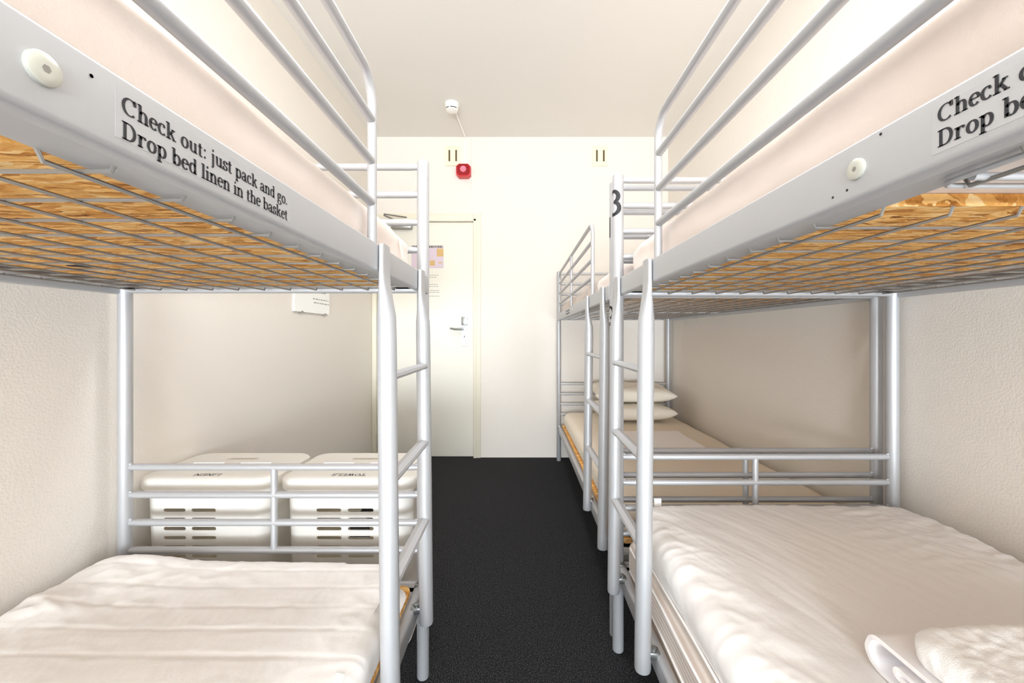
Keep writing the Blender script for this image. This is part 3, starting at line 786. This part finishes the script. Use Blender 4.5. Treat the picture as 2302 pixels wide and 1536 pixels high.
# ------------------------------------------------------------------ bedding lying about
def pillow(cx, cy, z0, hx, hy, ht, rz, tilt, seed, label):
    bm = NB(); n = 40; ca, sa = math.cos(rz), math.sin(rz)
    lay = {}
    for s in (1, -1):
        for i in range(n+1):
            for j in range(n+1):
                u, v = -1+2*i/n, -1+2*j/n
                edge = i in (0, n) or j in (0, n)
                if s == -1 and edge: lay[(s, i, j)] = lay[(1, i, j)]; continue
                th = (max(0, 1-abs(u)**3.2)*max(0, 1-abs(v)**3.2))**.42
                x = hx*u*(1-.09*(1-abs(u))*0-.10*(1-v*v)*abs(u)**6); y = hy*v*(1-.10*(1-u*u)*abs(v)**6)
                z = ht*.5 + s*ht*.5*th*(1 if s > 0 else .92)
                if s > 0: z += .008*th*(ridge(u*2.2+seed, v*1.7, seed)-.5) - .012*gauss(u, .5)*gauss(v, .5)
                z += tilt*y + .01*abs(u)**4*abs(v)**4
                lay[(s, i, j)] = bm.verts.new((cx+x*ca-y*sa, cy+x*sa+y*ca, z0+z))
        for i in range(n):
            for j in range(n):
                q = [lay[(s, i, j)], lay[(s, i+1, j)], lay[(s, i+1, j+1)], lay[(s, i, j+1)]]
                bm.faces.new(q if s > 0 else list(reversed(q)))
    o = obj('pillow', bm, M['pillow'], origin=(cx, cy, z0), ang=80)
    tag(o, label, 'pillow', 'pillows stacked on the far lower bunk')
pillow(.855, 3.18, .426, .285, .23, .135, .02, .0, 1.3, 'white pillow underneath, flat on the far lower bunk mattress')
pillow(.865, 3.22, .563, .30, .22, .125, -.05, .06, 4.1, 'white pillow on top of the other, far lower bunk')

def folded(name, x0, x1, y0, y1, z0, ht, layers, material, label, cat, seed, wob=.004, spiral=False):
    """cloth folded in layers: the folds lie on the far side, the layer ends show towards the aisle"""
    bm = NB(); nx = 26
    path = []
    lt = ht/layers; nb = 8
    for k in range(layers):
        z = z0 + lt*(k+.5)
        ys = [y0+(y1-y0-lt*.5)*t/18 for t in range(19)]
        if k % 2: ys = ys[::-1]
        path += [(yy, z) for yy in ys]
        if k < layers-1:
            c = (ys[-1], z+lt/2); sgn = 1 if k % 2 == 0 else -1
            path += [(c[0]+sgn*lt*.5*math.sin(PI*t/nb), c[1]-lt*.5*math.cos(PI*t/nb)) for t in range(1, nb)]
    th = lt*.72
    if spiral:
        th = .0075; path = []
        za, zb, zc, zd = z0+th*.5, z0+ht*.34, z0+ht*.56, z0+ht-th*.5
        run = lambda a, b, z, n=16: [(a+(b-a)*t/n, z) for t in range(n+1)]
        fold = lambda y, p, q, d, n=12, k=1.0: [(y+d*k*abs(q-p)/2*math.sin(PI*t/n), (p+q)/2-(q-p)/2*math.cos(PI*t/n)) for t in range(1, n)]
        yi = y1-.062; yo = y1-.030
        path = run(y0+.05, yi, zb) + fold(yi, zb, zc, 1) + run(yi, y0+.05, zc) + fold(y0+.05, zc, zd, -1) + run(y0+.05, yo, zd) + fold(yo, zd, za, 1) + run(yo, y0, za)
    rows = []
    for i in range(nx+1):
        x = x0+(x1-x0)*i/nx; row = []
        for k, (yy, zz) in enumerate(path):
            w = wob*noise.noise(Vector((x*7, yy*7, seed)))
            row.append((x+wob*noise.noise(Vector((zz*60, yy*9, seed+3))), yy+w*.6, zz+w*((zz-z0)/ht)))
        rows.append(row)
    V = {}
    for i, row in enumerate(rows):
        for k in range(len(row)):
            a, b = row[max(k-1, 0)], row[min(k+1, len(row)-1)]
            ty, tz = b[1]-a[1], b[2]-a[2]; d = math.hypot(ty, tz) or 1
            ny, nz = -tz/d, ty/d
            p = row[k]
            V[(i, k, 0)] = bm.verts.new((p[0], p[1]+ny*th/2, p[2]+nz*th/2)); V[(i, k, 1)] = bm.verts.new((p[0], p[1]-ny*th/2, p[2]-nz*th/2))
    K = len(path)
    for s in (0, 1):
        for i in range(nx):
            for k in range(K-1): bm.faces.new((V[(i, k, s)], V[(i+1, k, s)], V[(i+1, k+1, s)], V[(i, k+1, s)]))
    for i in (0, nx):
        for k in range(K-1): bm.faces.new((V[(i, k, 0)], V[(i, k+1, 0)], V[(i, k+1, 1)], V[(i, k, 1)]))
    for k in (0, K-1):
        for i in range(nx): bm.faces.new((V[(i, k, 0)], V[(i+1, k, 0)], V[(i+1, k, 1)], V[(i, k, 1)]))
    bmesh.ops.recalc_face_normals(bm, faces=bm.faces)
    return tag(obj(name, bm, material, origin=((x0+x1)/2, (y0+y1)/2, z0), ang=70), label, cat)
folded('folded_sheet', .597, 1.12, .22, .712, .500, .060, 3, M['sheet'], 'smooth white folded sheet under the fluffy towel, near right bunk', 'sheet', 3, .004, True)
folded('folded_sheet', .62, 1.02, 2.16, 2.66, .427, .022, 2, M['sheet'], 'thin white folded sheet lying alone on the far lower bunk', 'sheet', 8, .004)

# terry towel: thick folded pad with a fuzzy surface
def t_tow(x, y): return .006*noise.noise(Vector((x*6, y*6, 2))) + .0028*noise.noise(Vector((x*90, y*90, 1))) + .0016*noise.noise(Vector((x*190, y*190, 5)))
o = mattress('towel', .598, 1.06, .20, .655, .5640, .609, M['terry'], t_tow, lambda x, y, z: .003*noise.noise(Vector((x*80, y*80, z*80)))+.003*noise.noise(Vector((x*12, y*12, z*30))), R=.05, er=.02, step=.005, yfine=.45)
tag(o, 'fluffy white terry towel folded on a sheet, near right bunk', 'towel')

# ------------------------------------------------------------------ laundry hampers
def tidy(o):
    bm = NB(); bm.from_mesh(o.data)
    for f in bm.faces: f.smooth = True
    for e in bm.edges: e.smooth = not (len(e.link_faces) != 2 or e.calc_face_angle(0) > math.radians(35))
    bm.to_mesh(o.data); bm.free()
    m = o.modifiers.new('normals', 'WEIGHTED_NORMAL'); m.keep_sharp = True; m.weight = 100

def hamper(x0, x1, y0, y1, ztop, word, slot_x, label):
    r = empty('laundry_hamper', ((x0+x1)/2, (y0+y1)/2, 0)); tag(r, label, 'laundry hamper', 'white laundry hampers behind the left bed')
    cx, cy = (x0+x1)/2, (y0+y1)/2
    hx, hy = (x1-x0)/2-.014, (y1-y0)/2-.016
    zb = ztop-.034
    def ringpts(z, grow=0.0):
        t = z/zb; k = .93+.07*t
        return rrect(cx-hx*k+grow, cx+hx*k-grow, cy-hy*k+grow, cy+hy*k-grow, .05-grow*.5, 6)
    bm = NB(); zs = [0, .02, .2, .4, zb]
    def shell(gr, flip):
        R_ = []
        for z in zs:
            g = gr + (.012 if z == 0 else 0)
            R_.append([bm.verts.new((p[0], p[1], z+(.003 if flip else 0))) for p in ringpts(z, g)])
        n = len(R_[0])
        for i in range(len(zs)-1):
            for j in range(n):
                f = (R_[i][j], R_[i][(j+1) % n], R_[i+1][(j+1) % n], R_[i+1][j]); bm.faces.new(f if not flip else tuple(reversed(f)))
        bm.faces.new(R_[0] if flip else list(reversed(R_[0])))
        return R_[-1]
    o1, o2 = shell(0, False), shell(.003, True); n = len(o1)
    for j in range(n): bm.faces.new((o1[j], o1[(j+1) % n], o2[(j+1) % n], o2[j]))
    bmesh.ops.recalc_face_normals(bm, faces=bm.faces)
    body = obj('basket', bm, M['hamper'], r)
    # ventilation slots cut right through the front and the back
    bm = NB()
    for k in range(13):
        z = .485-.0305*k
        if z < .08: break
        for xa, xb in slot_x:
            for ya in (y0-.05, y1-.08):
                hz = .0058
                pr = [(xa+hz-hz*math.sin(math.radians(t)), z+hz*math.cos(math.radians(t))) for t in range(0, 181, 30)] + [(xb-hz+hz*math.sin(math.radians(t)), z-hz*math.cos(math.radians(t))) for t in range(0, 181, 30)]
                prism(bm, pr, 'y', ya, ya+.13)
    cut = obj('cutter', bm, M['plastic'], r)
    md = body.modifiers.new('cut', 'BOOLEAN'); md.operation = 'DIFFERENCE'; md.solver = 'EXACT'; md.object = cut
    bpy.context.view_layer.update()
    dg = bpy.context.evaluated_depsgraph_get(); me = bpy.data.meshes.new_from_object(body.evaluated_get(dg))
    body.modifiers.clear(); body.data = me; bpy.data.objects.remove(cut); tidy(body)
    # lid: soft-cornered cap with a slightly arched top and two grip slots
    bm = NB()
    ol = lambda g, rr: rrect(x0+g, x1-g, y0+g, y1-g, rr, 6)
    lev = [(.004, .052, ztop-.043), (0, .052, ztop-.034), (0, .052, ztop-.008), (.004, .05, ztop-.003), (.011, .045, ztop+.001)]
    Rg = [[bm.verts.new((p[0], p[1], z)) for p in ol(g, rr)] for g, rr, z in lev]; n = len(Rg[0])
    for i in range(len(Rg)-1):
        for j in range(n): bm.faces.new((Rg[i][j], Rg[i][(j+1) % n], Rg[i+1][(j+1) % n], Rg[i+1][j]))
    for g, dz in ((.03, .0015), (.07, .003), (.11, .004)):
        q = [bm.verts.new((p[0], p[1], ztop+.001+dz)) for p in ol(g, max(.012, .045-g*.3))]
        for j in range(n): bm.faces.new((Rg[-1][j], Rg[-1][(j+1) % n], q[(j+1) % n], q[j]))
        Rg.append(q)
    bm.faces.new(Rg[-1]); bm.faces.new(list(reversed(Rg[0])))
    bmesh.ops.recalc_face_normals(bm, faces=bm.faces)
    lid = obj('lid', bm, M['hamper'], r)
    bm = NB()
    for yy in (cy-.055, cy+.055):
        prism(bm, rrect(cx-.058, cx+.058, yy-.013, yy+.013, .0125, 6), 'z', ztop-.03, ztop+.05)
    cut = obj('cutter', bm, M['slot'], r)
    md = lid.modifiers.new('cut', 'BOOLEAN'); md.operation = 'DIFFERENCE'; md.solver = 'EXACT'; md.object = cut
    bpy.context.view_layer.update()
    dg = bpy.context.evaluated_depsgraph_get(); me = bpy.data.meshes.new_from_object(lid.evaluated_get(dg))
    lid.modifiers.clear(); lid.data = me; bpy.data.objects.remove(cut); tidy(lid)
    for sx_ in (-1, 1):
        bm = NB(); a, b = sorted((cx+sx_*.03, cx+sx_*.14)); box(bm, a, b, cy-.003, cy+.003, ztop+.002, ztop+.0075, .001)
        obj('hinge_ridge', bm, M['plastic'], lid)
    bm = NB(); em = .030; ln = {'LINEN': .088, 'TOWELS': .112}[word]; yc = y0+.033
    write(bm, word, lambda u, v: (cx+ln/2-u*em, yc-(v-.33)*em, ztop+.0032), nib=(.12, .05), fit=ln/em)
    bmesh.ops.recalc_face_normals(bm, faces=bm.faces)
    obj('lettering', bm, M['ink'], lid, smooth=False)
hamper(-1.258, -.812, 1.345, 1.650, .594, 'LINEN', [(-1.170, -1.097), (-1.078, -.997)], 'white lidded hamper lettered for linen, beside the left wall')
hamper(-.790, -.340, 1.345, 1.650, .594, 'TOWELS', [(-.666, -.584), (-.563, -.478)], 'white lidded hamper lettered for towels, nearer the aisle')

# something dark lying in the second hamper, seen through its slots
bm = NB(); bmesh.ops.create_icosphere(bm, subdivisions=4, radius=1)
for v in bm.verts:
    n = v.co.normalized(); k = 1+.18*noise.noise(n*2.2)+.06*noise.noise(n*6)
    v.co = Vector((-.480+n.x*.062*k, 1.425+n.y*.036*k, .462+n.z*.034*k))
tag(obj('cloth', bm, M['ink'], origin=(-.48, 1.425, .43)), 'dark cloth inside the towels hamper, seen through a slot', 'cloth')
